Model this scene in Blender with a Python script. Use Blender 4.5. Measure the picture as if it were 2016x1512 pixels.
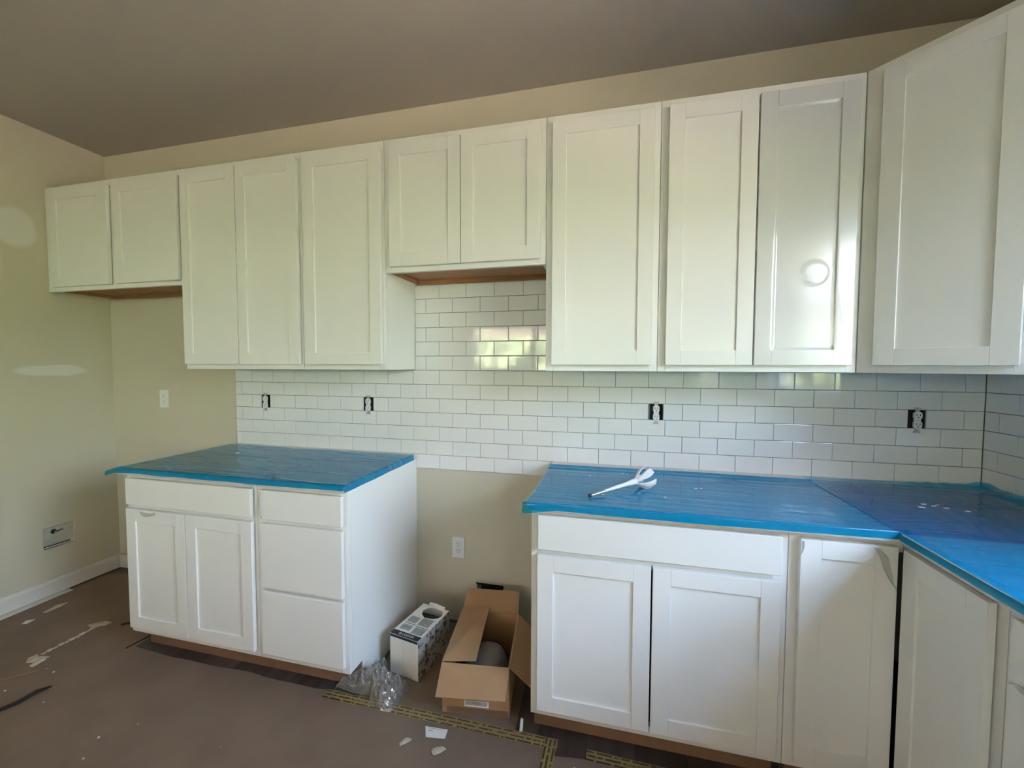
import bpy, bmesh, math, random
from mathutils import Vector, Matrix, noise
R = math.radians
random.seed(7)
SC = bpy.context.scene
COL = SC.collection
for o in list(bpy.data.objects):
    bpy.data.objects.remove(o)

# ------------------------------------------------------------------ camera
cam_d = bpy.data.cameras.new('camera')
cam_d.sensor_width = 36.0
cam_d.lens = 801.18 / 2016 * 36
cam_d.clip_start = 0.02
cam = bpy.data.objects.new('camera', cam_d)
COL.objects.link(cam)
_r = Vector((0.97202956, 0.23484056, 0.00290604))
_u = Vector((-0.01322648, 0.04238348, 0.99901386))
_f = Vector((-0.2344858, 0.97110945, -0.04430411))
_m = Matrix((_r, _u, -_f)).transposed().to_4x4()
_m.translation = (0.80067, -2.04539, 1.39457)
cam.matrix_world = _m
SC.camera = cam

# ------------------------------------------------------------------ light
SKY_STRENGTH = 14.0
SKY_HIGH = (0.33, 0.55, 1.0)
SKY_LOW = (0.82, 0.91, 1.0)
SUN_STRENGTH = 180.0
EXPOSURE = 1.58
SC.view_settings.view_transform = 'Standard'
SC.view_settings.look = 'None'
SC.view_settings.gamma = 1.0
SC.view_settings.use_curve_mapping = False
SC.view_settings.exposure = EXPOSURE
SC.cycles.max_bounces = 14
SC.cycles.diffuse_bounces = 8
SC.cycles.glossy_bounces = 6
SC.cycles.transparent_max_bounces = 16
SC.cycles.sample_clamp_indirect = 6.0
SC.cycles.caustics_reflective = False
SC.cycles.caustics_refractive = False

world = bpy.data.worlds.new('sky')
SC.world = world
world.use_nodes = True
wn, wl = world.node_tree.nodes, world.node_tree.links
wn.clear()
w_out = wn.new('ShaderNodeOutputWorld')
w_bg = wn.new('ShaderNodeBackground')
w_tc = wn.new('ShaderNodeTexCoord')
w_sx = wn.new('ShaderNodeSeparateXYZ')
w_cr = wn.new('ShaderNodeValToRGB')
w_cr.color_ramp.elements[0].position = 0.0
w_cr.color_ramp.elements[0].color = (*SKY_LOW, 1)
w_cr.color_ramp.elements[1].position = 0.8
w_cr.color_ramp.elements[1].color = (*SKY_HIGH, 1)
wl.new(w_tc.outputs['Generated'], w_sx.inputs[0])
wl.new(w_sx.outputs['Z'], w_cr.inputs[0])
wl.new(w_cr.outputs[0], w_bg.inputs[0])
w_bg.inputs[1].default_value = SKY_STRENGTH
wl.new(w_bg.outputs[0], w_out.inputs[0])

sun_d = bpy.data.lights.new('sun', 'SUN')
sun_d.energy = SUN_STRENGTH
sun_d.angle = R(0.6)
sun_d.color = (1.0, 0.95, 0.85)
sun = bpy.data.objects.new('sun', sun_d)
COL.objects.link(sun)
sun.rotation_euler = (0, R(-42), R(-38))     # shines from the front left of the house, never into the windows

# openings of the three windows (right wall and rear wall)
WIN1 = (-2.30, -1.05, 1.16, 2.25)            # y0, y1, z0, z1 : kitchen window in the right wall
WIN3 = (-5.75, -4.02, 0.82, 2.25)            # y0, y1, z0, z1 : wide window farther back in the right wall
WIN_FILL = (-2.15, 0.55, 1.28, 2.25)             # x0, x1, z0, z1 : unseen window added in the rear wall for fill light
XL, XR, YB, ZC = -2.474, 2.280, -6.4, 2.768


def portal(name, loc, rot, sx, sy):
    d = bpy.data.lights.new(name, 'AREA')
    d.shape = 'RECTANGLE'
    d.size, d.size_y = sx, sy
    d.cycles.is_portal = True
    o = bpy.data.objects.new(name, d)
    COL.objects.link(o)
    o.location = loc
    o.rotation_euler = rot
    return o


portal('portal_kitchen', (XR + .16, (WIN1[0] + WIN1[1]) / 2, (WIN1[2] + WIN1[3]) / 2), (R(90), 0, R(90)), WIN1[1] - WIN1[0], WIN1[3] - WIN1[2])
portal('portal_dining', (XR + .16, (WIN3[0] + WIN3[1]) / 2, (WIN3[2] + WIN3[3]) / 2), (R(90), 0, R(90)), WIN3[1] - WIN3[0], WIN3[3] - WIN3[2])
portal('portal_rear', ((WIN_FILL[0] + WIN_FILL[1]) / 2, YB - .16, (WIN_FILL[2] + WIN_FILL[3]) / 2), (R(90), 0, 0), WIN_FILL[1] - WIN_FILL[0], WIN_FILL[3] - WIN_FILL[2])


# ------------------------------------------------------------------ materials
def nt(m):
    m.use_nodes = True
    return m.node_tree.nodes, m.node_tree.links


def mat(name, col, rough=0.5, metal=0.0, bump=0.0, bscale=200.0, var=0.0, vscale=6.0, coat=0.0, ior=1.5, stretch=None):
    m = bpy.data.materials.new(name)
    n, l = nt(m)
    p = n['Principled BSDF']
    p.inputs['Base Color'].default_value = (*col, 1)
    p.inputs['Roughness'].default_value = rough
    p.inputs['Metallic'].default_value = metal
    p.inputs['IOR'].default_value = ior
    p.inputs['Coat Weight'].default_value = coat
    p.inputs['Coat Roughness'].default_value = 0.08
    tc = n.new('ShaderNodeTexCoord')
    src = tc.outputs['Object']
    if stretch:
        mp = n.new('ShaderNodeMapping')
        mp.inputs['Scale'].default_value = stretch
        l.new(src, mp.inputs[0])
        src = mp.outputs[0]
    if var:
        t = n.new('ShaderNodeTexNoise')
        t.inputs['Scale'].default_value = vscale
        t.inputs['Detail'].default_value = 5
        l.new(src, t.inputs['Vector'])
        mr = n.new('ShaderNodeMapRange')
        mr.inputs['From Min'].default_value = .25
        mr.inputs['From Max'].default_value = .75
        mr.inputs['To Min'].default_value = 1 - var
        mr.inputs['To Max'].default_value = 1 + var
        l.new(t.outputs['Fac'], mr.inputs['Value'])
        mx = n.new('ShaderNodeVectorMath')
        mx.operation = 'SCALE'
        mx.inputs[0].default_value = col
        l.new(mr.outputs[0], mx.inputs['Scale'])
        l.new(mx.outputs[0], p.inputs['Base Color'])
    if bump:
        t2 = n.new('ShaderNodeTexNoise')
        t2.inputs['Scale'].default_value = bscale
        t2.inputs['Detail'].default_value = 4
        l.new(src, t2.inputs['Vector'])
        b = n.new('ShaderNodeBump')
        b.inputs['Strength'].default_value = bump
        b.inputs['Distance'].default_value = 0.002
        l.new(t2.outputs['Fac'], b.inputs['Height'])
        l.new(b.outputs[0], p.inputs['Normal'])
    return m


M = {}
WALLC = (0.535, 0.50, 0.395)
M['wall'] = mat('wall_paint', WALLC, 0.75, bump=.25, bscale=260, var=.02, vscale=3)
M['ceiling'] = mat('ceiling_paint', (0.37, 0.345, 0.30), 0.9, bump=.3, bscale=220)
M['cab'] = mat('cabinet_white', (0.76, 0.755, 0.735), 0.33, bump=.03, bscale=60)
M['trimwhite'] = mat('trim_white', (0.62, 0.605, 0.57), 0.4)
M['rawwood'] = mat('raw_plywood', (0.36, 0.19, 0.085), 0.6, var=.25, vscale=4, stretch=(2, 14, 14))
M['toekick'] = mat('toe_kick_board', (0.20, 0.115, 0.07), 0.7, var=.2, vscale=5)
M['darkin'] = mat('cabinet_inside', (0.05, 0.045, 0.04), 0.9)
M['tile'] = mat('glazed_white_tile', (0.74, 0.74, 0.74), 0.05, bump=.012, bscale=14, ior=1.62)
M['grout'] = mat('grey_thinset', (0.20, 0.19, 0.18), 0.9, bump=.4, bscale=150)
M['stone'] = mat('pale_stone', (0.58, 0.53, 0.52), 0.25, var=.08, vscale=40)
M['floor'] = mat('dark_plank', (0.055, 0.040, 0.032), 0.5, var=.35, vscale=3, stretch=(8, 1, 1), bump=.1, bscale=30)
M['plank2'] = mat('dark_plank_b', (0.07, 0.052, 0.04), 0.5, var=.35, vscale=3, stretch=(8, 1, 1), bump=.1, bscale=30)
M['paper'] = mat('brown_floor_paper', (0.180, 0.130, 0.090), 0.85, bump=.5, bscale=9, var=.12, vscale=5)
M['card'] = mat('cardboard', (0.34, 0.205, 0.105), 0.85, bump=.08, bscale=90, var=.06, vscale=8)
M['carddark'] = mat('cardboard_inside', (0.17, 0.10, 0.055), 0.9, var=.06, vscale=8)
M['kraftdark'] = mat('cardboard_tape', (0.20, 0.125, 0.07), 0.4)
M['boxwhite'] = mat('white_carton', (0.74, 0.72, 0.66), 0.5, var=.05, vscale=12)
M['ink'] = mat('black_ink', (0.02, 0.02, 0.022), 0.5)
M['inkgrey'] = mat('grey_print', (0.30, 0.31, 0.29), 0.6, var=.35, vscale=70)
M['white'] = mat('white_plastic', (0.72, 0.72, 0.71), 0.3)
M['black'] = mat('black_plastic', (0.012, 0.012, 0.013), 0.5)
M['hole'] = mat('dark_cavity', (0.012, 0.010, 0.008), 0.95)
M['steel'] = mat('zinc_steel', (0.45, 0.45, 0.45), 0.4, metal=1.0)
M['thinset'] = mat('dried_thinset', (0.66, 0.67, 0.68), 0.8, bump=.6, bscale=120)
M['scrap'] = mat('paper_scrap', (0.45, 0.39, 0.30), 0.9, var=.15, vscale=60)
M['scrapw'] = mat('white_scrap', (0.60, 0.58, 0.54), 0.8)
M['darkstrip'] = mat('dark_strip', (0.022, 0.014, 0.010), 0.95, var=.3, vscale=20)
M['greybag'] = mat('grey_bag', (0.20, 0.19, 0.18), 0.6, bump=.3, bscale=18)
M['ash'] = mat('dark_grey_bag', (0.055, 0.055, 0.058), 0.6)
M['grass'] = mat('grass', (0.275, 0.215, 0.172), 0.9, var=.3, vscale=1.5)
M['leaf'] = mat('tree_leaf', (0.095, 0.115, 0.055), 0.8, var=.5, vscale=2.0)
M['compound'] = mat('joint_compound', (0.62, 0.61, 0.56), 0.85)
M['outside'] = mat('sky_blocker_pale', (0.55, 0.53, 0.5), 0.8)


def film_mat(name, tint, tr=0.8, diff=(0.02, 0.18, 0.4), gloss_rough=0.08, ior=1.45, bump=.35, stretch=(2.0, 30.0, 1.0), rot=0.0, bdist=.004, ridge=True):
    """thin translucent plastic: tinted see-through + a little body colour + sheen"""
    m = bpy.data.materials.new(name)
    n, l = nt(m)
    n.clear()
    out = n.new('ShaderNodeOutputMaterial')
    tr_ = n.new('ShaderNodeBsdfTransparent')
    tr_.inputs[0].default_value = (*tint, 1)
    df = n.new('ShaderNodeBsdfDiffuse')
    df.inputs[0].default_value = (*diff, 1)
    gl = n.new('ShaderNodeBsdfGlossy')
    gl.inputs['Roughness'].default_value = gloss_rough
    lw = n.new('ShaderNodeLayerWeight')              # two-sided Schlick reflectance
    pw = n.new('ShaderNodeMath'); pw.operation = 'POWER'; pw.inputs[1].default_value = 5.0
    l.new(lw.outputs['Facing'], pw.inputs[0])
    lw.inputs['Blend'].default_value = 0.5
    f0 = ((ior - 1) / (ior + 1)) ** 2 * 1.35
    fr = n.new('ShaderNodeMath'); fr.operation = 'MULTIPLY_ADD'
    fr.inputs[1].default_value = 1 - f0; fr.inputs[2].default_value = f0
    l.new(pw.outputs[0], fr.inputs[0])
    a = n.new('ShaderNodeMixShader')
    a.inputs[0].default_value = tr
    b = n.new('ShaderNodeMixShader')
    l.new(df.outputs[0], a.inputs[1])
    l.new(tr_.outputs[0], a.inputs[2])
    l.new(fr.outputs[0], b.inputs[0])
    l.new(a.outputs[0], b.inputs[1])
    l.new(gl.outputs[0], b.inputs[2])
    l.new(b.outputs[0], out.inputs[0])
    if bump:
        tc = n.new('ShaderNodeTexCoord')
        mp = n.new('ShaderNodeMapping')
        mp.inputs['Scale'].default_value = stretch
        mp.inputs['Rotation'].default_value = (0, 0, rot)
        l.new(tc.outputs['Object'], mp.inputs[0])
        t = n.new('ShaderNodeTexNoise')
        t.inputs['Scale'].default_value = 1.0
        t.inputs['Detail'].default_value = 3.0
        t.inputs['Distortion'].default_value = 0.3
        l.new(mp.outputs[0], t.inputs['Vector'])
        h = t.outputs['Fac']
        if ridge:                                     # sharp folds where the noise crosses its middle
            s = n.new('ShaderNodeMath'); s.operation = 'SUBTRACT'; s.inputs[1].default_value = .5
            l.new(h, s.inputs[0])
            ab = n.new('ShaderNodeMath'); ab.operation = 'ABSOLUTE'
            l.new(s.outputs[0], ab.inputs[0])
            mr = n.new('ShaderNodeMapRange')
            mr.inputs['From Min'].default_value = 0.0
            mr.inputs['From Max'].default_value = 0.02
            mr.inputs['To Min'].default_value = 1.0
            mr.inputs['To Max'].default_value = 0.0
            l.new(ab.outputs[0], mr.inputs['Value'])
            h = mr.outputs[0]
        bp = n.new('ShaderNodeBump')
        bp.inputs['Strength'].default_value = bump
        bp.inputs['Distance'].default_value = bdist
        l.new(h, bp.inputs['Height'])
        for s in (gl, df, lw):
            l.new(bp.outputs[0], s.inputs['Normal'])
    return m


M['film_left'] = film_mat('blue_film_left', (0.07, 0.68, 0.95), rot=R(-20), stretch=(0.9, 9, 1), diff=(0.0, 0.14, 0.30), bump=.7)
M['film_right'] = film_mat('blue_film_right', (0.07, 0.68, 0.95), stretch=(0.8, 12, 1), diff=(0.0, 0.17, 0.34), bump=.22)
M['clear_film'] = film_mat('clear_film', (0.985, 0.985, 0.985), tr=.985, diff=(.8, .8, .8), gloss_rough=.20, ior=1.75, bump=0)
M['bag'] = film_mat('clear_bag', (0.80, 0.78, 0.75), tr=.72, diff=(.55, .53, .49), gloss_rough=.10, ior=1.9, bump=.6, stretch=(30, 30, 30), bdist=.004, ridge=False)
M['glass'] = film_mat('window_glass', (0.95, 0.97, 0.96), tr=1.0, gloss_rough=.0, ior=1.45, bump=0)


def tape_mat():
    """yellow tape printed with broken rows of dark blocks"""
    m = bpy.data.materials.new('yellow_printed_tape')
    n, l = nt(m)
    p = n['Principled BSDF']
    p.inputs['Roughness'].default_value = .45
    tc = n.new('ShaderNodeTexCoord')
    mp = n.new('ShaderNodeMapping')
    l.new(tc.outputs['UV'], mp.inputs[0])
    br = n.new('ShaderNodeTexBrick')
    br.inputs['Color1'].default_value = (0.045, 0.032, 0.015, 1)
    br.inputs['Color2'].default_value = (0.08, 0.06, 0.025, 1)
    br.inputs['Mortar'].default_value = (0.27, 0.20, 0.075, 1)
    br.inputs['Scale'].default_value = 1.0
    br.inputs['Brick Width'].default_value = 0.062
    br.inputs['Row Height'].default_value = 0.0155
    br.inputs['Mortar Size'].default_value = 0.0045
    br.inputs['Mortar Smooth'].default_value = 0.1
    l.new(mp.outputs[0], br.inputs['Vector'])
    nz = n.new('ShaderNodeTexNoise'); nz.inputs['Scale'].default_value = 60; nz.inputs['Detail'].default_value = 3
    l.new(tc.outputs['UV'], nz.inputs['Vector'])
    st = n.new('ShaderNodeMapRange'); st.inputs['From Min'].default_value = .57; st.inputs['From Max'].default_value = .66
    l.new(nz.outputs['Fac'], st.inputs['Value'])
    mc = n.new('ShaderNodeMix'); mc.data_type = 'RGBA'
    mc.inputs['B'].default_value = (0.27, 0.20, 0.075, 1)
    l.new(st.outputs[0], mc.inputs['Factor']); l.new(br.outputs[0], mc.inputs['A'])
    l.new(mc.outputs['Result'], p.inputs['Base Color'])
    return m


M['tape'] = tape_mat()


def left_wall_mat():
    """wall paint with a bare patch of joint compound and three paler patches higher up"""
    m = mat('wall_paint_patched', WALLC, 0.75, bump=.25, bscale=260)
    n, l = nt(m)
    p = n['Principled BSDF']
    tc = n.new('ShaderNodeTexCoord')
    nz = n.new('ShaderNodeTexNoise')
    nz.inputs['Scale'].default_value = 7
    l.new(tc.outputs['Object'], nz.inputs['Vector'])
    last = None
    for cy, cz, ry, rz in ((-.30, 1.360, .16, .036), (-.44, 2.17, .09, .12), (-.62, 2.00, .12, .35), (-.245, 2.0, .05, .18)):
        mp = n.new('ShaderNodeMapping')
        mp.inputs['Location'].default_value = (0, -cy / ry, -cz / rz)
        mp.inputs['Scale'].default_value = (0, 1 / ry, 1 / rz)
        l.new(tc.outputs['Object'], mp.inputs[0])
        ad = n.new('ShaderNodeVectorMath'); ad.operation = 'LENGTH'
        l.new(mp.outputs[0], ad.inputs[0])
        sm = n.new('ShaderNodeMath'); sm.operation = 'ADD'
        l.new(ad.outputs['Value'], sm.inputs[0])
        sc = n.new('ShaderNodeMath'); sc.operation = 'MULTIPLY_ADD'
        sc.inputs[1].default_value = .7; sc.inputs[2].default_value = -.35
        l.new(nz.outputs['Fac'], sc.inputs[0])
        l.new(sc.outputs[0], sm.inputs[1])
        mr = n.new('ShaderNodeMapRange')
        mr.interpolation_type = 'SMOOTHSTEP'
        mr.inputs['From Min'].default_value = .75
        mr.inputs['From Max'].default_value = 1.1
        mr.inputs['To Min'].default_value = .95
        mr.inputs['To Max'].default_value = 0.0
        l.new(sm.outputs[0], mr.inputs['Value'])
        if last is None:
            last = mr.outputs[0]
        else:
            mx = n.new('ShaderNodeMath'); mx.operation = 'MAXIMUM'
            l.new(last, mx.inputs[0]); l.new(mr.outputs[0], mx.inputs[1])
            last = mx.outputs[0]
    mc = n.new('ShaderNodeMix'); mc.data_type = 'RGBA'
    mc.inputs['A'].default_value = (*WALLC, 1)
    mc.inputs['B'].default_value = (0.64, 0.63, 0.58, 1)
    l.new(last, mc.inputs['Factor'])
    l.new(mc.outputs['Result'], p.inputs['Base Color'])
    return m


M['wall_left'] = left_wall_mat()


def print_mat():
    """carton side covered with small broken print and pictures"""
    m = bpy.data.materials.new('carton_side_print')
    n, l = nt(m)
    p = n['Principled BSDF']
    p.inputs['Roughness'].default_value = .45
    tc = n.new('ShaderNodeTexCoord')
    t = n.new('ShaderNodeTexNoise'); t.inputs['Scale'].default_value = 75; t.inputs['Detail'].default_value = 4
    v = n.new('ShaderNodeTexNoise'); v.inputs['Scale'].default_value = 26
    l.new(tc.outputs['Object'], t.inputs['Vector']); l.new(tc.outputs['Object'], v.inputs['Vector'])
    ad = n.new('ShaderNodeMath'); ad.operation = 'ADD'
    l.new(t.outputs['Fac'], ad.inputs[0]); l.new(v.outputs['Fac'], ad.inputs[1])
    cr = n.new('ShaderNodeValToRGB')
    cr.color_ramp.elements[0].position = .41; cr.color_ramp.elements[0].color = (.04, .04, .04, 1)
    cr.color_ramp.elements[1].position = .50; cr.color_ramp.elements[1].color = (.42, .40, .37, 1)
    hf = n.new('ShaderNodeMath'); hf.operation = 'MULTIPLY'; hf.inputs[1].default_value = .5
    l.new(ad.outputs[0], hf.inputs[0]); l.new(hf.outputs[0], cr.inputs[0]); l.new(cr.outputs[0], p.inputs['Base Color'])
    return m


M['cartonprint'] = print_mat()


# ------------------------------------------------------------------ mesh helpers
class MB:
    def __init__(s):
        s.v, s.f, s.m = [], [], []

    def box(s, x0, x1, y0, y1, z0, z1, mi=0):
        x0, x1 = sorted((x0, x1)); y0, y1 = sorted((y0, y1)); z0, z1 = sorted((z0, z1))
        b = len(s.v)
        s.v += [(x0, y0, z0), (x1, y0, z0), (x1, y1, z0), (x0, y1, z0), (x0, y0, z1), (x1, y0, z1), (x1, y1, z1), (x0, y1, z1)]
        s.f += [tuple(b + i for i in q) for q in ((0, 3, 2, 1), (4, 5, 6, 7), (0, 1, 5, 4), (1, 2, 6, 5), (2, 3, 7, 6), (3, 0, 4, 7))]
        s.m += [mi] * 6
        return s

    def prism(s, pts, z0, z1):
        """vertical prism over a counter-clockwise outline in xy"""
        b, n = len(s.v), len(pts)
        s.v += [(x, y, z0) for x, y in pts] + [(x, y, z1) for x, y in pts]
        s.f += [tuple(b + i for i in range(n - 1, -1, -1)), tuple(b + n + i for i in range(n))]
        s.f += [(b + i, b + (i + 1) % n, b + n + (i + 1) % n, b + n + i) for i in range(n)]
        s.m += [0] * (n + 2)
        return s

    def xz(s, pts, y0, y1):
        """prism over an outline in xz, from y0 (front, smaller) to y1"""
        b, n = len(s.v), len(pts)
        s.v += [(x, y0, z) for x, z in pts] + [(x, y1, z) for x, z in pts]
        s.f += [tuple(b + i for i in range(n)), tuple(b + n + i for i in range(n - 1, -1, -1))]
        s.f += [(b + (i + 1) % n, b + i, b + n + i, b + n + (i + 1) % n) for i in range(n)]
        s.m += [0] * (n + 2)
        return s

    def tube(s, pts, rad, seg=10, cap=True):
        P = [Vector(p) for p in pts]
        rads = rad if isinstance(rad, (list, tuple)) else [rad] * len(P)
        b = len(s.v)
        for i, p in enumerate(P):
            d = (P[min(i + 1, len(P) - 1)] - P[max(i - 1, 0)]).normalized()
            a = d.cross(Vector((0, 0, 1)))
            if a.length < 1e-4:
                a = d.cross(Vector((0, 1, 0)))
            a.normalize(); c = d.cross(a)
            for k in range(seg):
                t = 2 * math.pi * k / seg
                s.v.append(tuple(p + rads[i] * (a * math.cos(t) + c * math.sin(t))))
        for i in range(len(P) - 1):
            for k in range(seg):
                s.f.append((b + i * seg + k, b + i * seg + (k + 1) % seg, b + (i + 1) * seg + (k + 1) % seg, b + (i + 1) * seg + k)); s.m.append(0)
        if cap:
            s.f.append(tuple(b + k for k in range(seg - 1, -1, -1))); s.m.append(0)
            e = b + (len(P) - 1) * seg
            s.f.append(tuple(e + k for k in range(seg))); s.m.append(0)
        return s

    def grid(s, fn, nu, nv):
        b = len(s.v)
        for j in range(nv + 1):
            for i in range(nu + 1):
                s.v.append(tuple(fn(i / nu, j / nv)))
        for j in range(nv):
            for i in range(nu):
                a = b + j * (nu + 1) + i
                s.f.append((a, a + 1, a + nu + 2, a + nu + 1)); s.m.append(0)
        return s

    def mesh(s, name, bevel=0.0, seg=1, smooth=False, fix=True):
        me = bpy.data.meshes.new(name)
        me.from_pydata(s.v, [], s.f)
        bm = bmesh.new(); bm.from_mesh(me)
        for f, mi in zip(bm.faces, s.m):
            f.material_index = mi
        if fix:
            bmesh.ops.recalc_face_normals(bm, faces=bm.faces)
        if bevel:
            bmesh.ops.bevel(bm, geom=list(bm.edges), offset=bevel, offset_type='OFFSET', segments=seg, profile=.5, affect='EDGES', clamp_overlap=True)
        if smooth:
            for f in bm.faces:
                f.smooth = True
        bm.to_mesh(me); bm.free()
        return me

    def build(s, name, mats, parent=None, loc=(0, 0, 0), rz=0.0, **kw):
        return link(name, s.mesh(name, **kw), mats, parent, loc, rz)


def link(name, me, mats, parent=None, loc=(0, 0, 0), rz=0.0):
    if not isinstance(mats, (list, tuple)):
        mats = [mats]
    if not me.materials:
        for m in mats:
            me.materials.append(m)
    o = bpy.data.objects.new(name, me)
    COL.objects.link(o)
    o.location = loc
    o.rotation_euler = (0, 0, rz)
    if parent:
        o.parent = parent
    return o


def bx(name, m, parent, x0, x1, y0, y1, z0, z1, bevel=0.0, **kw):
    return MB().box(x0, x1, y0, y1, z0, z1).build(name, m, parent, bevel=bevel, **kw)


def empty(name, loc, rz=0.0):
    o = bpy.data.objects.new(name, None)
    o.empty_display_size = .05
    COL.objects.link(o)
    o.location = loc
    o.rotation_euler = (0, 0, rz)
    return o


def tag(o, label, cat, group=None, kind=None):
    o['label'] = label
    o['category'] = cat
    if group:
        o['group'] = group
    if kind:
        o['kind'] = kind
    return o


def structure(o, label=None):
    o['kind'] = 'structure'
    if label:
        o['label'] = label
    return o


def wall_mesh(name, axis, u0, u1, z0, z1, face, back, holes, m):
    """wall slab with rectangular openings; u runs along the wall; face / back are its two planes on the other axis"""
    us = sorted({u0, u1, *[h[0] for h in holes], *[h[1] for h in holes]})
    zs = sorted({z0, z1, *[h[2] for h in holes], *[h[3] for h in holes]})
    inside = lambda u, z: any(h[0] < u < h[1] and h[2] < z < h[3] for h in holes)
    solid = [[not inside((us[i] + us[i + 1]) / 2, (zs[j] + zs[j + 1]) / 2) for j in range(len(zs) - 1)] for i in range(len(us) - 1)]
    P = (lambda u, d, z: (u, d, z)) if axis == 'x' else (lambda u, d, z: (d, u, z))
    V, F = {}, []

    def vid(i, j, d):
        return V.setdefault((i, j, d), len(V))
    for i in range(len(us) - 1):
        for j in range(len(zs) - 1):
            if not solid[i][j]:
                continue
            for d in (0, 1):
                F.append((vid(i, j, d), vid(i + 1, j, d), vid(i + 1, j + 1, d), vid(i, j + 1, d)))
            for (a, b), (ni, nj) in ((((i, j), (i, j + 1)), (i - 1, j)), (((i + 1, j), (i + 1, j + 1)), (i + 1, j)), (((i, j), (i + 1, j)), (i, j - 1)), (((i, j + 1), (i + 1, j + 1)), (i, j + 1))):
                ok = 0 <= ni < len(us) - 1 and 0 <= nj < len(zs) - 1 and solid[ni][nj]
                if not ok:
                    F.append((vid(*a, 0), vid(*b, 0), vid(*b, 1), vid(*a, 1)))
    mb = MB()
    mb.v = [P(us[i], (face, back)[d], zs[j]) for (i, j, d) in V]
    mb.f = F
    mb.m = [0] * len(F)
    return structure(mb.build(name, m))


# ------------------------------------------------------------------ room shell
floor = structure(bx('floor', M['hole'], None, XL - .2, XR + .2, YB - .2, .2, -.12, -.010))
k = 0
xp = XL
while xp < XR:                                   # dark planks run towards the camera; only the part near the cabinets is ever uncovered
    x2 = min(xp + .178, XR)
    seam = -.9 - .55 * ((k * 37) % 10) / 10
    for ya, yb in ((-.001, seam), (seam - .0015, -3.2)):
        bx('plank', M['floor' if (k + (ya < -.5)) % 2 else 'plank2'], floor, xp + .0006, x2 - .0006, yb, ya, -.0099, 0, bevel=.0012)
    xp = x2; k += 1
bx('subfloor_panel', M['floor'], floor, XL, XR, YB, -3.205, -.0099, 0)

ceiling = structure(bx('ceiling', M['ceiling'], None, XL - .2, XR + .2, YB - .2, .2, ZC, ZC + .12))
OUT_T = [(-1.223, 'x'), (-.525, 'x'), (1.015, 'x'), (2.045, 'x')]           # bare receptacles in the tiles
TX0, TP, TZ5, TZ = -.24645, .15318, 1.36982, .07663
zj = lambda kk: TZ5 - (kk - 5) * TZ
OUT_HOLES = [(x - .030, x + .030, zj(8) - .010, zj(7) - .001) for x, _ in OUT_T]
VENT = (.115, .262, .105, .226)
wall_back = wall_mesh('wall_back', 'x', XL - .15, XR + .15, -.12, ZC, 0.0, .12, OUT_HOLES + [VENT], M['wall'])
UB = (-.385, -.238, .283, .412)                   # water box in the left wall
wall_left = wall_mesh('wall_left', 'y', YB - .15, .12, -.12, ZC, XL, XL - .12, [UB], M['wall_left'])
wall_right = wall_mesh('wall_right', 'y', YB - .15, .12, -.12, ZC, XR, XR + .15, [WIN1, WIN3], M['wall'])
wall_rear = wall_mesh('wall_rear', 'x', XL - .15, XR + .15, -.12, ZC, YB, YB - .15, [WIN_FILL], M['wall'])

# right-wall windows seen in the reflections, and a rear one added for fill light


def window(name, axis, a0, a1, z0, z1, face, depth, mid, door=False):
    P = (lambda u, d, z: (u, d, z)) if axis == 'x' else (lambda u, d, z: (d, u, z))
    root = structure(empty(name, P((a0 + a1) / 2, face, z0)))
    L = root.location

    def part(nm, m, ua, ub, da, db, za, zb):
        p, q = P(ua, da, za), P(ub, db, zb)
        return bx(nm, m, root, p[0] - L.x, q[0] - L.x, p[1] - L.y, q[1] - L.y, p[2] - L.z, q[2] - L.z)
    w = M['trimwhite']
    s = 1 if depth > 0 else -1
    d0, d1 = face + s * .06, face + s * .12
    f = .05
    part('jamb', w, a0, a0 + f, d0, d1, z0, z1); part('jamb', w, a1 - f, a1, d0, d1, z0, z1)
    part('head_rail', w, a0 + f, a1 - f, d0, d1, z1 - f, z1); part('sill_rail', w, a0 + f, a1 - f, d0, d1, z0, z0 + f)
    if mid == 'h':
        zm = (z0 + z1) / 2
        part('meeting_rail', w, a0 + f, a1 - f, d0, d1, zm - .025, zm + .025)
        part('pane', M['glass'], a0 + f, a1 - f, face + s * .09, face + s * .094, z0 + f, zm - .025)
        part('pane', M['glass'], a0 + f, a1 - f, face + s * .09, face + s * .094, zm + .025, z1 - f)
    else:
        am = (a0 + a1) / 2
        part('meeting_stile', w, am - .045, am + .045, d0, d1, z0 + f, z1 - f)
        part('pane', M['glass'], a0 + f, am - .045, face + s * .09, face + s * .094, z0 + f, z1 - f)
        part('pane', M['glass'], am + .045, a1 - f, face + s * .09, face + s * .094, z0 + f, z1 - f)
    c = .085
    part('casing', w, a0 - c, a0, face, face - s * .016, z0 - (0 if door else c), z1 + c)
    part('casing', w, a1, a1 + c, face, face - s * .016, z0 - (0 if door else c), z1 + c)
    part('casing', w, a0, a1, face, face - s * .016, z1, z1 + c)
    if not door:
        part('casing', w, a0, a1, face, face - s * .016, z0 - c, z0)
    return root


window('window_1', 'y', *WIN1, XR, .1, 'h')
window('window_3', 'y', *WIN3, XR, .1, 'v')
window('fill_window', 'x', *WIN_FILL, YB, -.1, 'v')

# garden outside: lawn and a line of trees
structure(bx('ground', M['grass'], None, -40, 60, -60, 30, -.75, -.45))
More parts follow.
